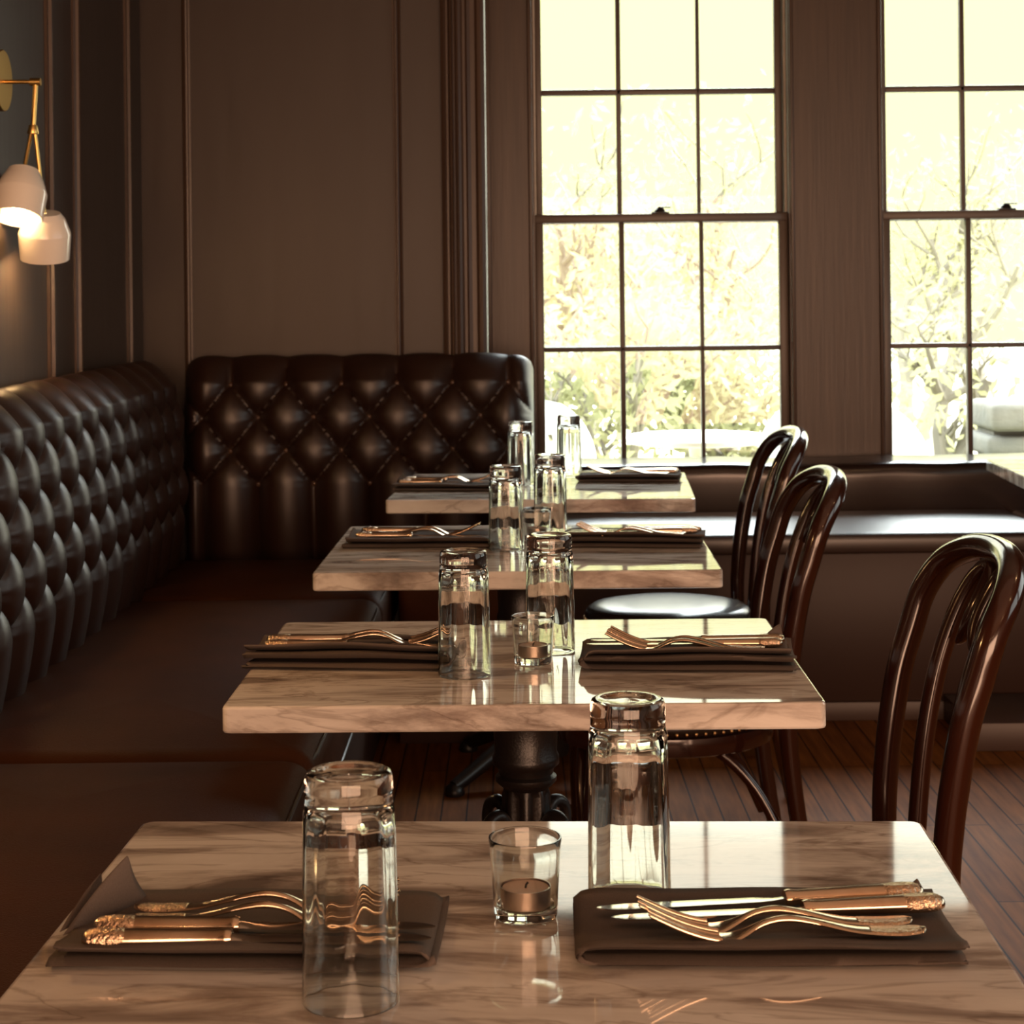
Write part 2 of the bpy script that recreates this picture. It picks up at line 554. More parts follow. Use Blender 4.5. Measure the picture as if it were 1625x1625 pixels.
# panel mouldings: a stepped bead run round each panel as one frame
def bead_profile(w, t):
    return [(-w / 2, 0), (-w / 2, t * 0.45), (-w * 0.28, t * 0.5), (-w * 0.2, t * 0.95), (0, t), (w * 0.12, t * 0.9), (w * 0.2, t * 0.4), (w * 0.36, t * 0.55), (w / 2, t * 0.3), (w / 2, 0)]


def moulding_frame(mb, a0, a1, z0, z1, w, t, place):
    """place(a, z, out) -> xyz"""
    prof = bead_profile(w, t)
    corners = [(a0, z0, 1, 1), (a1, z0, -1, 1), (a1, z1, -1, -1), (a0, z1, 1, -1)]
    rings = []
    for (a, z, sa, sz) in corners:
        rings.append([place(a - q * sa, z - q * sz, o) for q, o in prof])
    rings.append(rings[0])
    mb.rings(rings, True, False, False)


b = MB(); moulding_frame(b, -1.011, -0.352, 0.35, 2.85, 0.026, 0.018, lambda a, z, o: (a, YB - o, z))
struct('trim_1', b, M_casing, 'thin moulding framing the panel above the short banquette', 'moulding', angle=25)
b = MB(); moulding_frame(b, 4.922, 5.584, 0.35, 2.85, 0.032, 0.018, lambda a, z, o: (XL + o, a, z))
struct('trim_2', b, M_casing, 'thin moulding framing the left wall panel nearest the corner', 'moulding', angle=25)
b = MB(); moulding_frame(b, 2.9, 4.635, 0.35, 2.85, 0.032, 0.018, lambda a, z, o: (XL + o, a, z))
struct('trim_3', b, M_casing, 'thin moulding framing the left wall panel behind the brass sconce', 'moulding', angle=25)
# fluted casing closing the back wall toward the window bay
b = MB()
prof = [(-0.214, 0), (-0.214, 0.022), (-0.204, 0.028), (-0.198, 0.022), (-0.192, 0.022), (-0.186, 0.034), (-0.180, 0.036), (-0.176, 0.026), (-0.170, 0.024),
        (-0.166, 0.032), (-0.160, 0.034), (-0.152, 0.030), (-0.146, 0.022), (-0.138, 0.022), (-0.132, 0.028), (-0.122, 0.024), (-0.108, 0.024), (-0.100, 0.032), (-0.089, 0.034), (-0.078, 0.028), (-0.074, 0.014), (-0.078, 0), (-0.089, 0)]
b.rings([[(x, YB - o, z) for x, o in prof] for z in (0, ZC)], True)
struct('trim_4', b, M_casing, 'fluted brown casing beside the left window bay', 'moulding', angle=20)
b = MB(); b.box(-0.089, -0.066, YW - 0.012, YW, 0.6, ZC, 0.003); b.box(0.060, 0.075, YW - 0.010, YW, 0.6, ZC, 0.003)
struct('trim_5', b, M_casing, 'narrow stops edging the board left of the first window', 'moulding')
b = MB(); b.box(W1[1] + 0.004, W1[1] + 0.018, YW - 0.010, YW, 0.6, ZC, 0.003); b.box(W2[0] - 0.018, W2[0] - 0.004, YW - 0.010, YW, 0.6, ZC, 0.003)
struct('trim_6', b, M_casing, 'narrow stops edging the pier between the two windows', 'moulding')


def window(name, x0, label):
    root = empty(name, (x0, 6.30, ZW0))
    tag(root, label, 'window', None, 'structure')
    g = [(0.028, 0.284), (0.302, 0.556), (0.570, 0.824)]     # the three panes across
    # lower sash (toward the room)
    b = MB()
    yl0, yl1 = -0.018, 0.018
    z = lambda v: v - ZW0
    b.box(0.0, 0.028, yl0, yl1, 0, z(1.53), 0.003); b.box(0.824, 0.855, yl0, yl1, 0, z(1.53), 0.003)
    b.box(0.028, 0.824, yl0, yl1, 0, z(0.647), 0.003); b.box(0.0, 0.855, yl0 - 0.004, yl1, z(1.502), z(1.532), 0.003)
    for xa, xb in ((0.284, 0.302), (0.556, 0.570)):
        b.box(xa, xb, yl0 + 0.004, yl1, z(0.647), z(1.502), 0.004)
    b.box(0.028, 0.824, yl0 + 0.004, yl1, z(1.066), z(1.084), 0.004)
    b.build('lower_sash', M_sash, root)
    b = MB(); b.box(0.02, 0.835, -0.002, 0.002, z(0.64), z(1.51))
    b.build('lower_pane', M_pane, root, smooth=False)
    # upper sash (toward the street)
    b = MB()
    yu0, yu1 = 0.034, 0.068
    ga = [(0.028, 0.282), (0.299, 0.555), (0.568, 0.822)]
    b.box(0.006, 0.028, yu0, yu1, z(1.50), z(2.41), 0.003); b.box(0.822, 0.846, yu0, yu1, z(1.50), z(2.41), 0.003)
    b.box(0.028, 0.822, yu0, yu1, z(1.50), z(1.532), 0.003); b.box(0.006, 0.846, yu0, yu1, z(2.365), z(2.41), 0.003)
    for xa, xb in ((0.282, 0.299), (0.555, 0.568)):
        b.box(xa, xb, yu0 + 0.004, yu1, z(1.532), z(2.365), 0.004)
    b.box(0.028, 0.822, yu0 + 0.004, yu1, z(1.939), z(1.960), 0.004)
    b.build('upper_sash', M_sash, root)
    b = MB(); b.box(0.02, 0.835, 0.050, 0.054, z(1.515), z(2.38))
    b.build('upper_pane', M_pane, root, smooth=False)
    # channels either side of the upper sash, paled for the daylight on them
    b = MB(); b.box(-0.001, 0.006, 0.0, 0.10, z(1.534), z(2.41)); b.box(0.848, 0.856, 0.0, 0.10, z(1.534), z(2.41))
    b.build('sash_channel', M_bead, root, smooth=False)
    # sash lock on the meeting rail
    b = MB()
    b.box(0.395, 0.455, -0.016, 0.016, z(1.532), z(1.538), 0.002)
    b.lathe([(0.020, 0), (0.018, 0.008), (0.012, 0.013), (0.010, 0.016)], 16, Matrix.Translation((0.424, 0, z(1.537))))
    b.box(0.418, 0.462, -0.006, 0.006, z(1.551), z(1.556), 0.002)
    b.build('sash_lock', M_iron, root)
    return root


window('window_1', W1[0], 'tall six over six sash window left of the pier')
window('window_2', W2[0], 'tall six over six sash window right of the pier')

# ------------------------------------------------------------------ tufted banquettes
PITCH = 0.17
# profile from the seat up over the rolled top: (out from wall, height)
raw = [(0.085, 0.40), (0.112, 0.50), (0.130, 0.60), (0.135, 0.70), (0.131, 0.80), (0.124, 0.90), (0.116, 0.97), (0.104, 1.025), (0.086, 1.062), (0.062, 1.078), (0.036, 1.074), (0.014, 1.050), (0.004, 1.00)]
PROF = spline(raw, 9)
ARC = [0.0]
for q in range(1, len(PROF)):
    ARC.append(ARC[-1] + math.dist(PROF[q], PROF[q - 1]))
ARC0 = ARC[min(range(len(PROF)), key=lambda q: abs(PROF[q][1] - 0.995) + (0 if PROF[q][0] > 0.08 else 9))]   # first button row


def prof_at(arc):
    for q in range(1, len(ARC)):
        if ARC[q] >= arc:
            t = (arc - ARC[q - 1]) / (ARC[q] - ARC[q - 1])
            return tuple(PROF[q - 1][k] + t * (PROF[q][k] - PROF[q - 1][k]) for k in (0, 1))
    return PROF[-1]


def tuft(s, arc, s0, ROWH, nrow):
    a = (s - s0) / PITCH
    bb = (ARC0 - arc) / ROWH
    if bb < 0:
        f = abs(sin(pi * a))
        fade = max(0.0, 1 + bb * 0.88)
        return (0.052 * (f ** 0.62) + 0.012 * (1 - exp(-((a - round(a)) * PITCH / 0.026) ** 2))) * fade, 9, 9
    if bb > nrow:
        aa = a - nrow / 2
        f = abs(sin(pi * aa))
        return 0.052 * (f ** 0.62) + 0.012 * (1 - exp(-((aa - round(aa)) * PITCH / 0.026) ** 2)), 9, 9
    S, T = a - bb / 2, a + bb / 2
    f = sqrt(abs(sin(pi * S) * sin(pi * T)))
    # distance to the closest button
    best, phi = 9, 0
    for r in (math.floor(bb), math.floor(bb) + 1):
        off = 0.5 * (r % 2)
        da = (a - off - round(a - off)) * PITCH
        db = (bb - r) * ROWH
        if math.hypot(da, db) < best:
            best, phi = math.hypot(da, db), math.atan2(db, da)
    pleat = 0.0026 * cos(9 * phi + 1.3 * sin(round(s / PITCH) * 5.0)) * exp(-(best / 0.042) ** 2) * (1 - exp(-(best / 0.012) ** 2))
    return 0.052 * (f ** 0.62) + 0.012 * (1 - exp(-(best / 0.026) ** 2)) + pleat, best, 0


def tufted(name, length, s0, place, parent, end0, end1, rowh, nrow, step=0.0085):
    """place(s, out, z) -> xyz"""
    b = MB()
    ns = int(length / step)
    arcs = [ARC[-1] * k / 150 for k in range(151)]
    rows = []
    for i in range(ns + 1):
        s = length * i / ns
        sc_out, drop = 1.0, 0.0
        R = 0.10
        for on, dist in ((end0, s), (end1, length - s)):
            if on and dist < R:
                q = 1 - dist / R
                k = sqrt(max(0.0, 1 - q ** 2.4))
                sc_out *= 0.10 + 0.90 * k
                drop += 0.055 * (1 - k)
        ring = []
        for arc in arcs:
            o, z = prof_at(arc)
            o2, z2 = prof_at(min(arc + 0.004, ARC[-1]))
            o1, z1 = prof_at(max(arc - 0.004, 0))
            tx, tz = o2 - o1, z2 - z1
            l = math.hypot(tx, tz) or 1
            nx, nz = tz / l, -tx / l
            d, _, _ = tuft(s, arc, s0, rowh, nrow)
            kk = max(0.0, min(1.0, (z - 0.80) / 0.28))
            ring.append(place(s, max(0.003, (o + nx * d) * sc_out), z + nz * d - drop * kk))
        rows.append(ring)
    b.rings(rows, closed=False)
    return b.build(name, M_leather, parent, angle=80)


def buttons(parent, length, s0, place, smin, smax, ROWH, nrow):
    proto = None
    k0 = int((smin - s0) / PITCH) - 1
    for r in range(nrow + 1):
        for k in range(k0, int((smax - s0) / PITCH) + 2):
            s = s0 + (k + 0.5 * (r % 2)) * PITCH
            if s < smin or s > smax:
                continue
            o, z = prof_at(ARC0 - r * ROWH)
            p = place(s, o + 0.006, z)
            if proto is None:
                b = MB(); b.ball((0, 0, 0), 0.0095, 12, 6)
                proto = b.build('button', M_button, parent)
                proto.location = p
            else:
                c = proto.copy(); COL.objects.link(c); c.location = p


# long banquette along the left wall
lb = empty('banquette', (XL, 2.2, 0))
tag(lb, 'long dark brown leather banquette with tufted back along the left wall', 'banquette')
LLEN = 3.36
placeL = lambda s, o, z: (o, s, z)
tufted('backrest', LLEN, 0.06, placeL, lb, False, True, 0.097, 4)
buttons(lb, LLEN, 0.06, placeL, 0.75, 3.28, 0.097, 4)
for (ya, yb) in ((-2.32, -0.65), (-0.65, 1.02), (1.02, 2.69), (2.69, 3.42)):
    b = MB(); cushion(b, 0.075, 0.805, ya + 0.002, yb - 0.002, 0.33, 0.478, 0.050, 0.026, 0.03)
    c = b.build('seat_cushion', M_seat, lb, angle=60)
    b = MB()
    b.tube([(0.792, ya + 0.03, 0.452), (0.799, ya + 0.1, 0.456), (0.799, yb - 0.1, 0.456), (0.792, yb - 0.03, 0.452)], 0.0035, 8)
    b.tube([(0.806, ya + 0.03, 0.342), (0.806, yb - 0.03, 0.342)], 0.0035, 8)
    b.build('piping', M_leather, c)
b = MB(); b.box(0.005, 0.765, -2.35, 3.42, 0.0, 0.33, 0.004)
b.build('base', M_base, lb)

# short banquette on the back wall
sb = empty('banquette', (-1.02, YB, 0))
tag(sb, 'short dark brown leather banquette with tufted rounded back on the back wall', 'banquette')
placeB = lambda s, o, z: (s, -o, z)
SLEN = 1.085
tufted('backrest', SLEN, 0.155, placeB, sb, True, True, 0.101, 3, 0.0075)
buttons(sb, SLEN, 0.155, placeB, 0.10, 1.02, 0.101, 3)
b = MB(); b.box(0.935, 1.06, -0.020, -0.002, 0.0, 1.03, 0.004)
b.build('back_board', M_base, sb)
b = MB(); cushion(b, 0.69, 1.085, -0.60, -0.075, 0.33, 0.478, 0.045, 0.02, 0.03)
b.build('seat_cushion', M_seat, sb, angle=60)
b = MB(); b.box(0.69, 1.075, -0.57, -0.005, 0.0, 0.33, 0.004)
b.build('base', M_base, sb)

# window bench
wb = empty('window_bench', (0.08, 5.46, 0))
tag(wb, 'low leather upholstered bench running beneath the sash windows', 'bench')
b = MB(); b.box(0.012, 3.0, 0.02, 0.62, 0.055, 0.492, 0.004)
b.build('panel', M_panel, wb)
b = MB(); b.box(0.012, 3.0, 0.008, 0.62, 0.0, 0.055, 0.003)
b.build('toe_board', M_skirt, wb)
for xa, xb in ((0.01, 1.52), (1.52, 3.0)):
    b = MB(); cushion(b, xa + 0.0015, xb - 0.0015, 0.0, 0.60, 0.494, 0.552, 0.022, 0.010, 0.02)
    b.build('seat_cushion', M_bench, wb, angle=60)
# the low padded back with a softly wavy rounded top
b = MB()
rows = []
for i in range(161):
    x = 0.01 + 2.99 * i / 160
    wv = 0.0022 * sin(x * 5.1) + 0.0016 * sin(x * 11.7 + 1) + 0.001 * sin(x * 23)
    sec = []
    for (y, z) in ((0.535, 0.50), (0.528, 0.56), (0.524, 0.62), (0.522, 0.665), (0.524, 0.690), (0.530, 0.701), (0.542, 0.7065), (0.58, 0.7085), (0.65, 0.7105), (0.74, 0.7130), (0.782, 0.710), (0.786, 0.66), (0.786, 0.50)):
        sec.append((x, y + (0.5 * wv if y < 0.54 else 0), z + (wv if z > 0.66 else 0)))
    rows.append(sec)
b.rings(rows, True)
b.build('back_cushion', M_ledge, wb, angle=60)
# low plinth at the right end of the bench
b = MB(); b.box(1.255, 2.9, 5.09, 5.455, 0.0, 0.078, 0.004)
struct('trim_7', b, M_skirt, 'low painted plinth on the floor before the window bench', 'plinth')


# ------------------------------------------------------------------ tables
def make_table(W, D):
    root = empty('cafe_table')
    b = MB()
    hw, hd, r, e_ = W / 2, D / 2, 0.010, 0.0035
    rings = []
    for dz, ins in ((-0.034, e_), (-0.034 + e_ * 0.3, e_ * 0.3), (-0.034 + e_, 0), (-e_, 0), (-e_ * 0.3, e_ * 0.3), (0, e_)):
        rings.append(rrect(-hw + ins, hw - ins, -hd + ins, hd - ins, r, 0.76 + dz, 5))
    b.rings(rings)
    b.build('table_top', M_marble, root, angle=12)
    b = MB(); b.box(-hw * 0.62, hw * 0.62, -hd * 0.62, hd * 0.62, 0.714, 0.7255, 0.003)
    b.build('support_plate', M_iron, root)
    b = MB()
    flute = lambda a, k: (0.0035 * cos(8 * a) if 14 <= k <= 17 else 0)
    b.lathe([(0.085, 0.714), (0.085, 0.704), (0.052, 0.698), (0.046, 0.690), (0.045, 0.660), (0.044, 0.628), (0.047, 0.622), (0.047, 0.612), (0.040, 0.606), (0.038, 0.598), (0.043, 0.594), (0.043, 0.588), (0.037, 0.582), (0.031, 0.577),
             (0.031, 0.568), (0.032, 0.50), (0.033, 0.36), (0.036, 0.19), (0.050, 0.16), (0.058, 0.12), (0.060, 0.075), (0.055, 0.05)], 48, mod=flute)
    b.build('column', M_iron, root, angle=50)
    for k in range(4):
        a = pi / 4 + k * pi / 2
        mt = Matrix.Rotation(a, 4, 'Z')
        b = MB()
        pth = spline([(0.026, 0, 0.505), (0.050, 0, 0.545), (0.074, 0, 0.540), (0.080, 0, 0.515), (0.066, 0, 0.500)], 6)
        b.tube(pth, [0.011 - 0.0045 * i / len(pth) for i in range(len(pth))], 10, mtx=mt)
        b.build('scroll', M_iron, root)
        b = MB()
        pth = spline([(0.03, 0, 0.15), (0.10, 0, 0.12), (0.20, 0, 0.075), (0.29, 0, 0.035), (0.325, 0, 0.022)], 6)
        b.tube(pth, [0.026 - 0.010 * i / len(pth) for i in range(len(pth))], 12, mtx=mt)
        b.lathe([(0.024, 0.0), (0.026, 0.006), (0.022, 0.022), (0.012, 0.030)], 16, mt @ Matrix.Translation((0.322, 0, 0)))
        b.build('foot', M_iron, root)
    return root


TABLES = [
    (0.000, 1.5035, -0.0372, 0.758, 0.620, 'nearest white marble cafe table, its near edge cut off below the picture'),
    (0.0126, 2.618, -0.012, 0.756, 0.596, 'second white marble cafe table from the front, thick edge facing forward'),
    (0.0097, 3.761, -0.0152, 0.757, 0.680, 'third white marble cafe table from the front, behind the tall paired tumblers'),
    (0.0812, 4.925, -0.0527, 0.768, 0.660, 'farthest white marble cafe table, before the short tufted banquette'),
    (1.765, 5.19, -0.060, 0.760, 0.640, 'white marble table at the window bench, only its left corner showing'),
]
for i, (x, y, a, W, D, lab) in enumerate(TABLES):
    t = make_table(W, D)
    t.location = (x, y, 0)
    t.rotation_euler = (0, 0, a)
    tag(t, lab, 'table', 'marble cafe tables on iron pedestals')


# ------------------------------------------------------------------ bentwood chairs
def make_chair():
    root = empty('bentwood_chair')
    half = [(0.245, 0.190, 0.0), (0.215, 0.190, 0.15), (0.192, 0.188, 0.30), (0.180, 0.186, 0.44), (0.186, 0.188, 0.56), (0.205, 0.192, 0.68), (0.226, 0.193, 0.752), (0.246, 0.190, 0.812), (0.274, 0.165, 0.860), (0.299, 0.095, 0.888)]
    pts = half + [(0.310, 0.0, 0.895)] + [(x, -y, z) for x, y, z in reversed(half)]
    path = spline(pts, 7)
    rad = []
    for p in path:
        rad.append(0.0150 + 0.0050 * min(1, max(0, p[2] / 0.6)))
    b = MB(); b.tube(path, rad, 16)
    b.build('back_bow', M_chair, root, angle=60)
    for sgn in (1, -1):
        cp = [(0.198, 0.072, 0.41), (0.214, 0.078, 0.58), (0.236, 0.082, 0.70), (0.264, 0.083, 0.785), (0.291, 0.074, 0.842), (0.309, 0.048, 0.868), (0.306, 0.022, 0.862), (0.290, 0.0148, 0.832), (0.273, 0.0170, 0.798), (0.263, 0.028, 0.770), (0.260, 0.048, 0.757)]
        pth = spline([(x, sgn * y, z) for x, y, z in cp], 7)
        n = len(pth)
        b = MB(); b.tube(pth, [0.0140 if i < n * 0.72 else 0.0140 * (1 - 0.75 * ((i - n * 0.72) / (n * 0.28)) ** 1.5) for i in range(n)], 14)
        b.build('back_scroll', M_chair, root, angle=60)
    ell = lambda rx, ry, z: [(-0.035 + rx * cos(a), ry * sin(a), z) for a in [2 * pi * j / 48 for j in range(48)]]
    b = MB()
    b.rings([ell(0.208, 0.190, 0.377), ell(0.216, 0.198, 0.381), ell(0.218, 0.200, 0.397), ell(0.215, 0.197, 0.414), ell(0.205, 0.188, 0.417)])
    b.build('seat', M_chair, root)
    b = MB()
    b.rings([ell(0.205, 0.188, 0.415), ell(0.213, 0.196, 0.419), ell(0.217, 0.200, 0.432), ell(0.212, 0.195, 0.446), ell(0.198, 0.182, 0.455), ell(0.165, 0.152, 0.461), ell(0.11, 0.10, 0.464), ell(0.04, 0.04, 0.465)])
    b.build('seat_pad', M_chairseat, root, angle=60)
    b = MB()
    for k in range(72):
        a = 2 * pi * k / 72
        b.ball((-0.035 + 0.217 * cos(a), 0.200 * sin(a), 0.424), 0.0042, 6, 4)
    b.build('nailhead_trim', M_nail, root)
    for sgn in (1, -1):
        b = MB()
        b.tube(spline([(-0.185, sgn * 0.140, 0.39), (-0.200, sgn * 0.155, 0.25), (-0.222, sgn * 0.172, 0.0)], 6), [0.0175 - 0.0055 * i / 12 for i in range(13)], 14)
        b.build('front_leg', M_chair, root)
        b = MB()
        b.tube(spline([(-0.208, sgn * 0.160, 0.17), (-0.160, sgn * 0.152, 0.31), (-0.07, sgn * 0.148, 0.390), (0.03, sgn * 0.150, 0.390), (0.12, sgn * 0.165, 0.31), (0.19, sgn * 0.186, 0.17)], 7), 0.0105, 12)
        b.build('leg_brace', M_chair, root)
    b = MB()
    b.tube(spline([(-0.206, -0.155, 0.17), (-0.213, -0.10, 0.30), (-0.205, -0.04, 0.385), (-0.205, 0.04, 0.385), (-0.213, 0.10, 0.30), (-0.206, 0.155, 0.17)], 7), 0.0105, 12)
    b.build('leg_brace', M_chair, root)
    return root


CH = [(0.386, 2.66, 0.02, 'dark bentwood chair nearest the front, beside the second table'),
      (0.335, 3.75, 0.03, 'dark bentwood chair at the third table, between the other two chairs'),
      (0.432, 4.84, 0.05, 'dark bentwood chair at the farthest table, its padded seat shining white')]
chair = None
for (x, y, a, lab) in CH:
    if chair is None:
        c = chair = make_chair()
    else:
        c = copy_tree(chair)
    c.location = (x, y, 0)
    c.rotation_euler = (0, 0, a)
    tag(c, lab, 'chair', 'bentwood chairs facing the banquette')

# ------------------------------------------------------------------ glasses and candles
ZT = 0.7601


def tumbler(): 
    b = MB()
    outer = [(0.0345, 0.0), (0.0352, 0.0012), (0.0353, 0.004), (0.0350, 0.05), (0.0343, 0.10), (0.0338, 0.134), (0.0334, 0.140), (0.0323, 0.1435), (0.0322, 0.147), (0.0324, 0.156), (0.0321, 0.163), (0.0308, 0.1668), (0.0285, 0.168),
             (0.0240, 0.1676), (0.0200, 0.1660), (0.0100, 0.1655), (0.0004, 0.1655)]
    inner = [(0.0004, 0.1425), (0.0120, 0.1422), (0.0220, 0.1405), (0.0275, 0.136), (0.0298, 0.128), (0.0308, 0.115), (0.0318, 0.08), (0.0328, 0.04), (0.0334, 0.006), (0.0338, 0.0008)]
    no = len(outer)
    def mod(a, k):
        if no + 3 <= k <= no + 7:
            return 0.00045 * cos(9 * a) + 0.00025 * cos(5 * a + 1)
        if 3 <= k <= 4:
            return 0.00012 * cos(7 * a)
        return 0
    b.lathe(outer + inner, 90, closed_profile=True, mod=mod)
    return b


GL = [(-0.123, 1.357, 'tall upturned glass tumbler on the nearest table, in front of the left napkin'),
      (0.095, 1.587, 'tall upturned glass tumbler on the nearest table, behind the right napkin'),
      (-0.069, 2.504, 'tall upturned glass tumbler on the second table, left of its candle holder'),
      (0.050, 2.663, 'tall upturned glass tumbler on the second table, right behind its candle holder'),
      (-0.016, 3.712, 'tall upturned glass tumbler on the third table, left of its candle holder'),
      (0.077, 3.950, 'tall upturned glass tumbler on the third table, right of its candle holder'),
      (0.020, 4.960, 'tall upturned glass tumbler on the farthest table, against the end of the tufted banquette'),
      (0.155, 5.190, 'tall upturned glass tumbler on the farthest table, against the bright window')]
g0 = None
for k, (x, y, lab) in enumerate(GL):
    if g0 is None:
        g = g0 = tumbler().build('glass_tumbler', M_glass, angle=35, weld=True)
    else:
        g = g0.copy(); COL.objects.link(g)
    g.location = (x, y, ZT)
    g.rotation_euler = (0, 0, k * 0.7)
    tag(g, lab, 'glass', 'upturned tumblers on the tables')

VO = [(0.006, 1.534, 'nearest'), (0.024, 2.578, 'second'), (0.047, 3.845, 'third')]
v0 = t0 = None
for k, (x, y, w) in enumerate(VO):
    if v0 is None:
        b = MB()
        b.lathe([(0.0225, 0.0), (0.0252, 0.0012), (0.0262, 0.004), (0.0270, 0.02), (0.0295, 0.060), (0.0303, 0.0648), (0.0300, 0.0664), (0.0290, 0.0664), (0.0284, 0.0648), (0.0276, 0.055), (0.0253, 0.018), (0.0244, 0.0112), (0.0225, 0.0100), (0.0004, 0.0100), (0.0004, 0.0014), (0.018, 0.0014)], 64, closed_profile=True)
        v = v0 = b.build('candle_holder', M_glass, angle=35, weld=True)
        t = t0 = empty('tealight')
        b = MB(); b.lathe([(0.0195, 0.0), (0.0208, 0.0008), (0.0210, 0.0158), (0.0203, 0.0158), (0.0202, 0.013), (0.0004, 0.0129)], 48)
        b.build('tin_cup', M_tin, t)
        b = MB(); b.lathe([(0.0200, 0.013), (0.0192, 0.0145), (0.010, 0.0138), (0.0004, 0.0135)], 40)
        b.build('wax', M_wax, t)
        b = MB(); b.tube([(0.0, 0, 0.0135), (0.0006, 0.0003, 0.0165), (0.0022, 0.0006, 0.0182)], 0.0009, 8)
        b.build('wick', M_wick, t)
    else:
        v = v0.copy(); COL.objects.link(v)
        t = copy_tree(t0)
    v.location = (x, y, ZT)
    t.location = (x, y, ZT + 0.0103)
    tag(v, 'small clear glass candle holder in the middle of the %s table' % w, 'candle holder', 'glass candle holders')
    tag(t, 'unlit tealight candle inside the glass holder on the %s table' % w, 'candle', 'tealights in holders')


# ------------------------------------------------------------------ napkins
def make_napkin(L, D, T, layers, seed, flaps=(), sag=0.45, inner=1):
    """an accordion of cloth layers; the front fold stands higher than the middle where the cutlery lies"""
    rnd = random.Random(seed)
    root = empty('napkin')
    ph = [rnd.uniform(0, 6) for _ in range(8)]
    end_off = [rnd.uniform(-0.007, 0.004) for _ in range(layers)]
    y_off = [rnd.uniform(-0.004, 0.0) for _ in range(layers)]
    th = 0.0019
    def top(u, x):       # u: -1 front .. 1 back
        f = 1 - sag * (1 - abs(u) ** 2.2) - 0.18 * max(0, u)
        f *= 1 + 0.07 * sin(x * 17 + ph[0]) * (0.6 + 0.4 * abs(u))
        return T * f
    rows = []
    NX = 46
    for i in range(NX + 1):
        q = i / NX
        line = []
        for k in range(layers):
            x = -L / 2 + L * q + (end_off[k] * (q - 0.5) * 2 if True else 0)
            us = [-1 + 2 * j / 16 for j in range(17)]
            if k % 2 == 0:
                us = us[::-1]
            for j, u in enumerate(us):
                hy = D / 2 - (0.002 + abs(y_off[k]))
                t = top(u, x)
                sp = (t - th) / max(1, layers - 1)
                z = th / 2 + k * sp
                # round the folds: draw the ends of neighbouring layers together
                front_fold = (k % 2 == 0)          # layer k goes back->front and turns there to k+1
                e_ = max(0.0, abs(u) - 0.9) / 0.1
                if e_ > 0:
                    if u < 0:
                        mate = k + 1 if front_fold else k - 1
                    else:
                        mate = k - 1 if front_fold else k + 1
                    if 0 <= mate < layers:
                        z += (mate - k) * sp * 0.5 * (1 - sqrt(max(0, 1 - e_ ** 2)))
                # at the inner end the whole stack is folded over: draw it together and bow it out
                qi = q if inner > 0 else 1 - q
                ie = max(0.0, qi - 0.93) / 0.07
                if ie > 0:
                    z += ((layers - 1) / 2 * sp * (1.0) - k * sp) * (1 - sqrt(max(0, 1 - ie ** 2))) * 0.85
                y = u * hy + 0.0016 * sin(x * 23 + k + ph[1])
                z += 0.0006 * sin(x * 41 + ph[2] + k) * (k / max(1, layers - 1))
                line.append((x, y, z))
        rows.append(line)
    b = MB(); b.rings(rows, closed=False)
    o = b.build('folded_cloth', M_linen, root, angle=70)
    md = o.modifiers.new('thick', 'SOLIDIFY'); md.thickness = th; md.offset = 0
    for (p0, p1, apex, bulge) in flaps:
        b = MB()
        P0, P1, A = Vector(p0), Vector(p1), Vector(apex)
        rows = []
        for i in range(11):
            v = i / 10
            row = []
            for j in range(11):
                w = j / 10
                base = P0.lerp(P1, w)
                p = base.lerp(A, v * (0.92 if j in (0, 10) else 1.0))
                p = p + Vector((0, 0, bulge * sin(pi * v) * sin(pi * w))) + Vector((-bulge * 0.5 * sin(pi * v), 0, 0))
                row.append(tuple(p))
            rows.append(row)
        b.rings(rows, closed=False)
        f = b.build('turned_corner', M_linen, root, angle=70)
        md = f.modifiers.new('thick', 'SOLIDIFY'); md.thickness = th; md.offset = 0
    return root


NAP = {
    '1L': (-0.210, 1.487, -2.0, 0.296, 0.150, 0.0215, 4),
    '1R': (0.193, 1.474, -1.0, 0.296, 0.142, 0.0230, 4),
    '2L': (-0.226, 2.602, -6.0, 0.290, 0.135, 0.0360, 5),
    '2R': (0.236, 2.565, -5.0, 0.290, 0.135, 0.0330, 5),
    '3L': (-0.190, 3.805, -4.0, 0.300, 0.150, 0.0260, 4),
    '3R': (0.240, 3.770, -7.0, 0.290, 0.140, 0.0320, 5),
    '4L': (-0.170, 4.860, -6.0, 0.280, 0.140, 0.0230, 4),
    '4R': (0.312, 5.030, -7.0, 0.280, 0.140, 0.0270, 4),
}
ORD = {'1': 'nearest', '2': 'second', '3': 'third', '4': 'farthest'}
SIDE = {'L': 'banquette side', 'R': 'chair side'}
FLAPS = {
    '1L': [((-0.150, -0.020, 0.010), (-0.100, 0.060, 0.012), (-0.118, 0.060, 0.048), 0.006), ((-0.158, 0.000, 0.006), (-0.136, 0.066, 0.006), (-0.140, 0.058, 0.034), 0.004)],
    '1R': [((0.118, 0.066, 0.008), (0.148, 0.040, 0.008), (0.136, 0.066, 0.026), 0.003)],
    '2R': [((0.095, 0.02, 0.020), (0.146, 0.055, 0.012), (0.130, 0.045, 0.046), 0.006)],
    '4L': [((-0.14, -0.02, 0.012), (-0.105, 0.05, 0.012), (-0.125, 0.02, 0.040), 0.005)],
    '2L': [], '3L': [((-0.145, -0.05, 0.012), (-0.12, 0.05, 0.012), (-0.14, 0.0, 0.034), 0.004)], '3R': [], '4R': [((0.115, 0.03, 0.014), (0.14, 0.065, 0.01), (0.13, 0.05, 0.034), 0.004)],
}
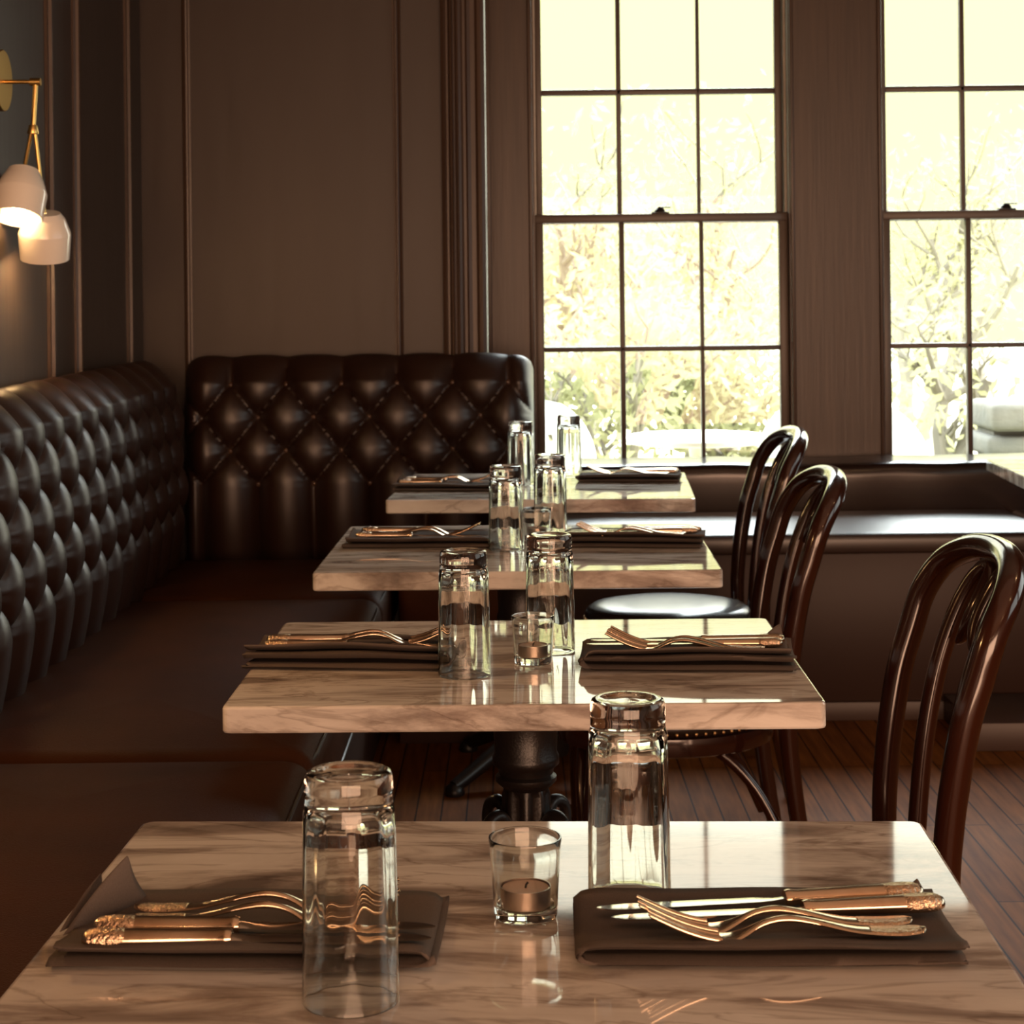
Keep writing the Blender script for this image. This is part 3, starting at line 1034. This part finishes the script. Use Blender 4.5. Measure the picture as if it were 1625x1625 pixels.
TEXT = {
    '1L': 'folded taupe linen napkin with raised corner on the nearest table, banquette side',
    '1R': 'folded taupe linen napkin under knives and forks on the nearest table, chair side',
    '2L': 'thick folded taupe napkin on the second table, banquette side',
    '2R': 'thick folded taupe napkin with turned up end on the second table, chair side',
    '3L': 'folded taupe napkin on the third table, banquette side',
    '3R': 'folded taupe napkin on the third table, chair side',
    '4L': 'folded taupe napkin on the farthest table, banquette side',
    '4R': 'folded taupe napkin on the farthest table, chair side',
}
for i, (k, (x, y, a, L, D, T, n)) in enumerate(NAP.items()):
    nk = make_napkin(L, D, T, n, 11 + i, FLAPS[k], inner=(1 if k[1] == 'L' else -1))
    nk.location = (x, y, ZT)
    nk.rotation_euler = (0, 0, radians(a))
    tag(nk, TEXT[k], 'napkin', 'folded linen napkins')


# ------------------------------------------------------------------ cutlery
def ell_ring(x, w, h, z, n=16, p=1.0):
    out = []
    for j in range(n):
        a = 2 * pi * j / n
        out.append((x, w * cos(a), z + h * sin(a)))
    return out


def make_knife():
    """handle end at the origin, blade tip toward +x, lying on its side"""
    root = empty('table_knife')
    b = MB()
    st = [(0.0, 0.002, 0.002), (0.001, 0.0062, 0.0042), (0.004, 0.0088, 0.0056), (0.010, 0.0102, 0.0066), (0.022, 0.0106, 0.0072), (0.050, 0.0098, 0.0068), (0.080, 0.0088, 0.0062), (0.105, 0.0080, 0.0058), (0.110, 0.0086, 0.0064), (0.113, 0.0090, 0.0066), (0.116, 0.0078, 0.0056)]
    b.rings([ell_ring(x, w, h, 0.0074) for x, w, h in st])
    b.build('handle', M_silver, root, angle=50)
    b = MB()
    b.rings([ell_ring(x, w, h, 0.0076) for x, w, h in ((0.004, 0.0086, 0.0056), (0.008, 0.0101, 0.0069), (0.016, 0.0107, 0.0074), (0.026, 0.0107, 0.0073), (0.034, 0.0102, 0.0068), (0.036, 0.0092, 0.005))])
    b.build('ornament', M_ornate, root, angle=50)
    b = MB()
    rows = []
    for x, y0, y1, t in ((0.112, -0.0055, 0.0055, 0.0030), (0.120, -0.0050, 0.0058, 0.0022), (0.128, -0.0066, 0.0062, 0.0013), (0.140, -0.0082, 0.0066, 0.0010), (0.180, -0.0090, 0.0070, 0.0009), (0.225, -0.0092, 0.0072, 0.0008), (0.248, -0.0090, 0.0066, 0.0007), (0.260, -0.0080, 0.0044, 0.0006), (0.267, -0.0060, 0.0006, 0.0005), (0.270, -0.0040, -0.0022, 0.0004)):
        ym = (y0 + y1) / 2
        rows.append([(x, y0, 0.0062), (x, ym, 0.0062 + t), (x, y1, 0.0062 + t), (x, y1, 0.0062 - t), (x, ym, 0.0062 - t)])
    b.rings(rows)
    b.build('blade', M_blade, root, angle=30)
    return root


def make_fork(L=0.215):
    root = empty('table_fork')
    zs = spline([(0.0, 0.0050), (0.10, 0.0038), (0.25, 0.0060), (0.40, 0.0130), (0.50, 0.0160), (0.58, 0.0135), (0.66, 0.0060), (0.715, 0.0026), (0.78, 0.0040), (0.88, 0.0110), (1.0, 0.0235)], 6)
    def zc(q):
        for i in range(1, len(zs)):
            if zs[i][0] >= q:
                t = (q - zs[i - 1][0]) / (zs[i][0] - zs[i - 1][0] + 1e-9)
                return zs[i - 1][1] + t * (zs[i][1] - zs[i - 1][1])
        return zs[-1][1]
    ws = spline([(0.0, 0.0030), (0.015, 0.0075), (0.05, 0.0100), (0.12, 0.0103), (0.25, 0.0082), (0.40, 0.0052), (0.52, 0.0038), (0.60, 0.0044), (0.655, 0.0085), (0.70, 0.0120), (0.76, 0.0132)], 5)
    b = MB()
    rows = []
    for q, w in ws:
        h = 0.0016 + 0.0012 * max(0, 1 - abs(q - 0.5) / 0.25)
        rows.append(ell_ring(q * L, w, h, zc(q)))
    b.rings(rows)
    b.build('handle', M_silver, root, angle=50)
    b = MB()
    for k in range(4):
        y = (-1.5 + k) * 0.0072
        pth, rad = [], []
        for i in range(13):
            q = 0.745 + 0.255 * i / 12
            pth.append((q * L, y * (1 + 0.04 * i / 12), zc(q) + 0.0012 * abs(k - 1.5)))
            rad.append(0.0026 - 0.0012 * (i / 12) ** 2)
        b.tube(pth, rad, 8)
    b.build('tines', M_silver, root, angle=60)
    b = MB()
    b.rings([ell_ring(q * L, w, 0.0021, zc(q) + 0.0003) for q, w in ((0.02, 0.0070), (0.05, 0.0098), (0.09, 0.0101), (0.14, 0.0097), (0.18, 0.0088), (0.20, 0.0076))])
    b.build('ornament', M_ornate, root, angle=50)
    return root


knife0, fork0 = make_knife(), make_fork()
used = {'k': False, 'f': False}


def lay(kind, hx, hy, tx, ty, z, lab, group, pitch=0.0, rollx=0.0):
    src = knife0 if kind == 'k' else fork0
    if not used[kind]:
        o = src; used[kind] = True
    else:
        o = copy_tree(src)
    a = math.atan2(ty - hy, tx - hx)
    o.location = (hx, hy, z)
    o.rotation_euler = (Matrix.Rotation(a, 3, 'Z') @ Matrix.Rotation(pitch, 3, 'Y') @ Matrix.Rotation(rollx, 3, 'X')).to_euler()
    tag(o, lab, 'knife' if kind == 'k' else 'fork', group)


def nap_xy(key, lx, ly):
    x, y, a = NAP[key][0], NAP[key][1], radians(NAP[key][2])
    return x + lx * cos(a) - ly * sin(a), y + lx * sin(a) + ly * cos(a)


for key in NAP:
    T = NAP[key][5]
    z = ZT + T * 0.60 + 0.0006
    n, s = ORD[key[0]], key[1]
    sg = 1 if s == 'R' else -1            # handles point to the outer end
    side = 'banquette side' if s == 'L' else 'chair side'
    if key == '1R':
        items = [('k', 0.331, 1.522, 0.065, 1.490), ('k', 0.342, 1.494, 0.068, 1.466), ('f', 0.308, 1.458, 0.084, 1.446), ('f', 0.314, 1.436, 0.104, 1.424)]
    elif key == '1L':
        items = [('f', -0.312, 1.512, -0.098, 1.500), ('f', -0.310, 1.487, -0.100, 1.472), ('k', -0.335, 1.463, -0.071, 1.458), ('k', -0.337, 1.434, -0.066, 1.432)]
    else:
        loc = {'2L': [('f', -0.085, 0.016, 0.125, 0.026), ('f', -0.080, -0.012, 0.132, 0.004), ('k', -0.125, 0.000, 0.14, 0.040), ('k', -0.120, -0.036, 0.14, -0.020)],
               '2R': [('k', 0.136, 0.034, -0.134, 0.022), ('k', 0.132, 0.008, -0.136, -0.006), ('f', 0.106, -0.022, -0.104, 0.010), ('f', 0.104, -0.040, -0.100, -0.022)],
               '3L': [('f', -0.095, 0.020, 0.112, 0.004), ('f', -0.10, -0.010, 0.105, -0.022), ('k', -0.130, 0.040, 0.135, 0.045), ('k', -0.130, -0.040, 0.135, -0.042)],
               '3R': [('k', 0.138, 0.036, -0.128, 0.010), ('k', 0.132, 0.010, -0.130, -0.014), ('f', 0.108, -0.016, -0.104, -0.012), ('f', 0.104, -0.040, -0.100, -0.040)],
               '4L': [('k', -0.130, -0.030, 0.135, -0.020), ('k', -0.126, 0.034, 0.138, 0.042), ('f', -0.100, -0.004, 0.108, 0.004), ('f', -0.098, 0.020, 0.112, 0.026)],
               '4R': [('k', 0.132, 0.032, -0.130, 0.012), ('k', 0.130, 0.002, -0.134, -0.012), ('f', 0.108, -0.024, -0.102, -0.010), ('f', 0.104, -0.044, -0.10, -0.036)]}[key]
        items = []
        for kd, ax, ay, bx, by in loc:
            p, q = nap_xy(key, ax, ay), nap_xy(key, bx, by)
            items.append((kd, p[0], p[1], q[0], q[1]))
    for kd in ('k', 'f'):
        two = sorted([it for it in items if it[0] == kd], key=lambda it: -(it[2] + it[4]))
        for j, it in enumerate(two):
            word = 'knife' if kd == 'k' else 'fork'
            lab = '%s silver %s of two on the napkin of the %s table, %s' % ('rear' if j == 0 else 'front', word, n, side)
            zz = z + (0.0010 if kd == 'f' else 0)
            lay(kd, it[1], it[2], it[3], it[4], zz, lab, 'silver %s on the napkins' % ('knives' if kd == 'k' else 'forks'))

# ------------------------------------------------------------------ brass wall sconce
ws = empty('wall_sconce', (XL, 4.208, 1.765))
tag(ws, 'brass wall sconce with two white ceramic shades on the left wall', 'wall lamp')
RY = Matrix.Rotation(pi / 2, 4, 'Y')
b = MB(); b.lathe([(0.068, 0.0), (0.070, 0.001), (0.070, 0.010), (0.068, 0.012), (0.012, 0.0125)], 64, RY)
b.build('backplate', M_brass, ws)
b = MB(); b.tube([(0.010, 0, -0.003), (0.088, 0, -0.004)], 0.0048, 16); b.tube([(0.070, 0, -0.004), (0.094, 0, -0.004)], 0.0088, 20)
b.build('arm', M_brass, ws)
b = MB(); b.tube([(0.083, 0, -0.004), (0.076, -0.002, -0.112)], 0.0055, 16)
b.build('stem', M_brass, ws)
b = MB(); b.lathe([(0.0125, 0.0), (0.0132, 0.002), (0.0090, 0.020), (0.0075, 0.0205)], 28, Matrix.Translation((0.076, -0.002, -0.122)))
b.build('collar', M_brass, ws)


def shade(top, bot, rod0, glow):
    top, bot = Vector(top), Vector(bot)
    ax = (top - bot).normalized()
    q = Vector((0, 0, 1)).rotation_difference(ax)
    mt = Matrix.Translation(bot) @ q.to_matrix().to_4x4()
    b = MB()
    h = (top - bot).length
    b.lathe([(0.0545, 0.0), (0.0555, 0.001), (0.0595, 0.058), (0.0590, 0.062), (0.0470, 0.094), (0.0440, 0.0985), (0.036, h), (0.006, h),
             (0.006, h - 0.004), (0.035, h - 0.005), (0.0430, 0.0920), (0.0550, 0.060), (0.0550, 0.055), (0.0520, 0.002), (0.0530, 0.0)], 56, mt, closed_profile=True)
    o = b.build('shade', M_ceramic, ws, angle=16)
    b = MB(); b.tube([rod0, tuple(top + ax * 0.0)], 0.0045, 12)
    b.build('rod', M_brass, ws)
    b = MB()
    b.ball((0, 0, 0), 0.017, 20, 12)
    b.lathe([(0.008, 0.012), (0.012, 0.03), (0.012, 0.055)], 16)
    bl = b.build('bulb', M_bulb, o)
    c = bot + ax * 0.030
    bl.matrix_world = Matrix.Translation(c) @ q.to_matrix().to_4x4()
    light('sconce_bulb', 'POINT', tuple(bot + ax * 0.008), glow, (1.0, 0.60, 0.26), 0.02, parent=ws)


shade((0.050, 0.014, -0.205), (0.046, -0.030, -0.312), (0.072, -0.004, -0.120), 1.3)
shade((0.092, 0.028, -0.300), (0.085, 0.056, -0.404), (0.080, 0.000, -0.120), 3.2)

# ------------------------------------------------------------------ outside
b = MB(); b.box(-14, 22, 6.45, 40, -0.16, -0.06)
struct('ground', b, M_ground, 'sunlit gravel yard outside the windows', 'ground', smooth=False)


def patio_chair(loc, rz, lab):
    root = empty('patio_chair', loc, rz)
    tag(root, lab, 'garden chair', 'white garden chairs outside')
    b = MB()
    # rounded pierced back, curved round the sitter
    nz_, na = 15, 25
    rows = []
    for t in (0.0, 0.014):
        for i in range(nz_):
            v = i / (nz_ - 1)
            rows.append((t, v))
    def pt(t, u, v):
        z = 0.44 + 0.44 * v
        w = 0.27 * sqrt(max(0.0, 1 - (max(0, v - 0.35) / 0.65) ** 2.2)) + 0.004
        a = u * w / 0.30
        r = 0.30 - t
        return (r * sin(a), 0.05 + r * cos(a) - 0.02 + 0.10 * v, z)
    outer = [[pt(0.0, -1 + 2 * j / (na - 1), i / (nz_ - 1)) for j in range(na)] for i in range(nz_)]
    inner = [[pt(0.016, -1 + 2 * j / (na - 1), i / (nz_ - 1)) for j in range(na)] for i in range(nz_)]
    vs = [p for r in outer for p in r] + [p for r in inner for p in r]
    holes = {(5, 6), (5, 12), (5, 18), (8, 9), (8, 15), (10, 12), (3, 9), (3, 15)}
    fs = []
    n0 = nz_ * na
    for i in range(nz_ - 1):
        for j in range(na - 1):
            if (i, j) in holes:
                continue
            a = i * na + j
            fs.append((a, a + 1, a + na + 1, a + na))
            fs.append((n0 + a, n0 + a + na, n0 + a + na + 1, n0 + a + 1))
    for j in range(na - 1):
        fs.append((j, n0 + j, n0 + j + 1, j + 1))
        k = (nz_ - 1) * na + j
        fs.append((k, k + 1, n0 + k + 1, n0 + k))
    for i in range(nz_ - 1):
        for j in (0, na - 1):
            a = i * na + j
            fs.append((a, a + na, n0 + a + na, n0 + a))
    b.add(vs, fs)
    b.build('backrest', M_white, root, angle=60)
    b = MB(); b.lathe([(0.24, 0.42), (0.26, 0.425), (0.262, 0.44), (0.25, 0.45), (0.02, 0.445)], 40, Matrix.Translation((0, 0.02, 0)))
    b.build('seat', M_white, root)
    for sx in (-1, 1):
        for sy in (-1, 1):
            b = MB(); b.tube(spline([(sx * 0.17, 0.02 + sy * 0.16, 0.43), (sx * 0.20, 0.02 + sy * 0.20, 0.22), (sx * 0.22, 0.02 + sy * 0.22, 0.0)], 4), 0.014, 8)
            b.build('leg', M_white, root)


G0 = -0.06
patio_chair((0.20, 7.55, G0), 0.3, 'white garden chair outside the first window, behind the tumblers')
patio_chair((1.06, 7.75, G0), -0.75, 'white garden chair outside the first window, beside the pier')
patio_chair((1.62, 7.25, G0), 0.5, 'white garden chair outside the second window, against the pier')
patio_chair((2.30, 7.45, G0), -0.6, 'white garden chair outside the second window, cut off by the picture edge')
pt_ = empty('patio_table', (0.74, 7.5, G0))
tag(pt_, 'round white garden table outside the first window', 'garden table')
b = MB(); b.lathe([(0.27, 0.715), (0.285, 0.722), (0.286, 0.738), (0.275, 0.745), (0.02, 0.747)], 48)
b.build('table_top', M_white, pt_)
b = MB(); b.lathe([(0.10, 0.715), (0.035, 0.70), (0.024, 0.60), (0.026, 0.2), (0.04, 0.06), (0.18, 0.02), (0.20, 0.0)], 32)
b.build('pedestal', M_white, pt_)

# dry stone garden wall: irregular blocks in courses
b = MB()
rnd = random.Random(5)
z = G0
while z < 0.66:
    h = rnd.uniform(0.12, 0.19)
    x = 2.24 + rnd.uniform(-0.1, 0.1)
    while x < 8:
        w = rnd.uniform(0.30, 0.75)
        d = rnd.uniform(-0.05, 0.03)
        b.box(x, x + w - 0.03, 8.95 + d, 9.40, z, z + h - 0.025, 0.03, 3)
        x += w
    z += h
b.box(2.34, 8, 9.05, 9.38, G0, z - 0.05)
tag(b.build('stone_wall', M_stone, angle=60), 'low grey field stone wall outside the second window', 'stone wall', None, 'thing')


def tree(x, y, h, spread, n, seed, lab, lm, low=0.25, leaf=0.055, nm='tree'):
    rnd = random.Random(seed)
    root = empty(nm, (x, y, G0))
    tag(root, lab, 'tree' if nm == 'tree' else 'shrub', 'trees and shrubs outside')
    tips = []
    b = MB()
    def limb(p, d, l, r, lev):
        pts = [p]
        q = Vector(p); dd = Vector(d)
        for s in range(5):
            dd = (dd + Vector((rnd.uniform(-.28, .28), rnd.uniform(-.28, .28), rnd.uniform(-.05, .22)))).normalized()
            q = q + dd * l / 5
            pts.append(tuple(q))
            if lev >= 1:
                tips.append(tuple(q))
        b.tube(pts, [r * (1 - 0.11 * i) for i in range(6)], 7)
        if lev < 3:
            for c in range(3 if lev else 4):
                a = rnd.uniform(0, 2 * pi)
                start = pts[rnd.choice((2, 3, 4, 5))]
                nd = (dd * 0.6 + Vector((cos(a), sin(a), rnd.uniform(-0.1, 0.6))) * 0.8).normalized()
                limb(start, nd, l * rnd.uniform(0.55, 0.8) * (spread if lev == 0 else 1), r * 0.5, lev + 1)
    for k in range(2):
        limb((0.08 * k, 0, 0), (rnd.uniform(-.4, .4), rnd.uniform(-.2, .2), 1), h * 0.5, 0.045 + 0.012 * h, 0)
    b.build('trunk', M_bark, root)
    vs, fs = [], []
    for k in range(n):
        c = Vector(rnd.choice(tips)) + Vector((rnd.gauss(0, .16), rnd.gauss(0, .16), rnd.gauss(0, .14)))
        if c.z < low:
            c.z = low + rnd.random() * 0.3
        u = Vector((rnd.uniform(-1, 1), rnd.uniform(-1, 1), rnd.uniform(-1, 1))).normalized()
        w = u.orthogonal().normalized()
        s = leaf * rnd.uniform(0.5, 1.2)
        o = len(vs)
        vs += [tuple(c - u * s), tuple(c + w * s * 0.45), tuple(c + u * s), tuple(c - w * s * 0.45)]
        fs.append((o, o + 1, o + 2, o + 3))
    me = bpy.data.meshes.new('foliage'); me.from_pydata(vs, [], fs)
    me.materials.append(lm)
    o = bpy.data.objects.new('foliage', me); COL.objects.link(o); o.parent = root


tree(0.15, 12.5, 2.3, 1.1, 1500, 21, 'slender branching tree seen through the left column of the first window', M_leaf2)
tree(1.55, 14.0, 2.3, 1.2, 2200, 22, 'leafy tree seen through the right column of the first window', M_leaf)
tree(2.30, 10.3, 1.8, 0.5, 260, 23, 'forked young tree seen through the left panes of the second window', M_leaf2)
tree(3.4, 16.0, 2.6, 1.2, 1500, 24, 'taller tree behind the stone wall outside the second window', M_leaf2)
tree(0.35, 9.6, 0.95, 1.5, 2000, 31, 'low leafy shrub behind the left garden chair and the tumblers', M_leaf, 0.05, 0.045, 'shrub')
tree(1.05, 10.6, 1.0, 1.5, 2600, 32, 'low leafy shrub behind the round garden table', M_leaf, 0.05, 0.045, 'shrub')
tree(1.66, 9.9, 0.9, 0.8, 1500, 33, 'low leafy shrub beside the pier behind the garden chairs', M_leaf2, 0.05, 0.045, 'shrub')
tree(0.6, 17.0, 1.6, 1.6, 2600, 34, 'broad shrub far back in the yard behind the slender tree', M_leaf2, 0.05, 0.06, 'shrub')
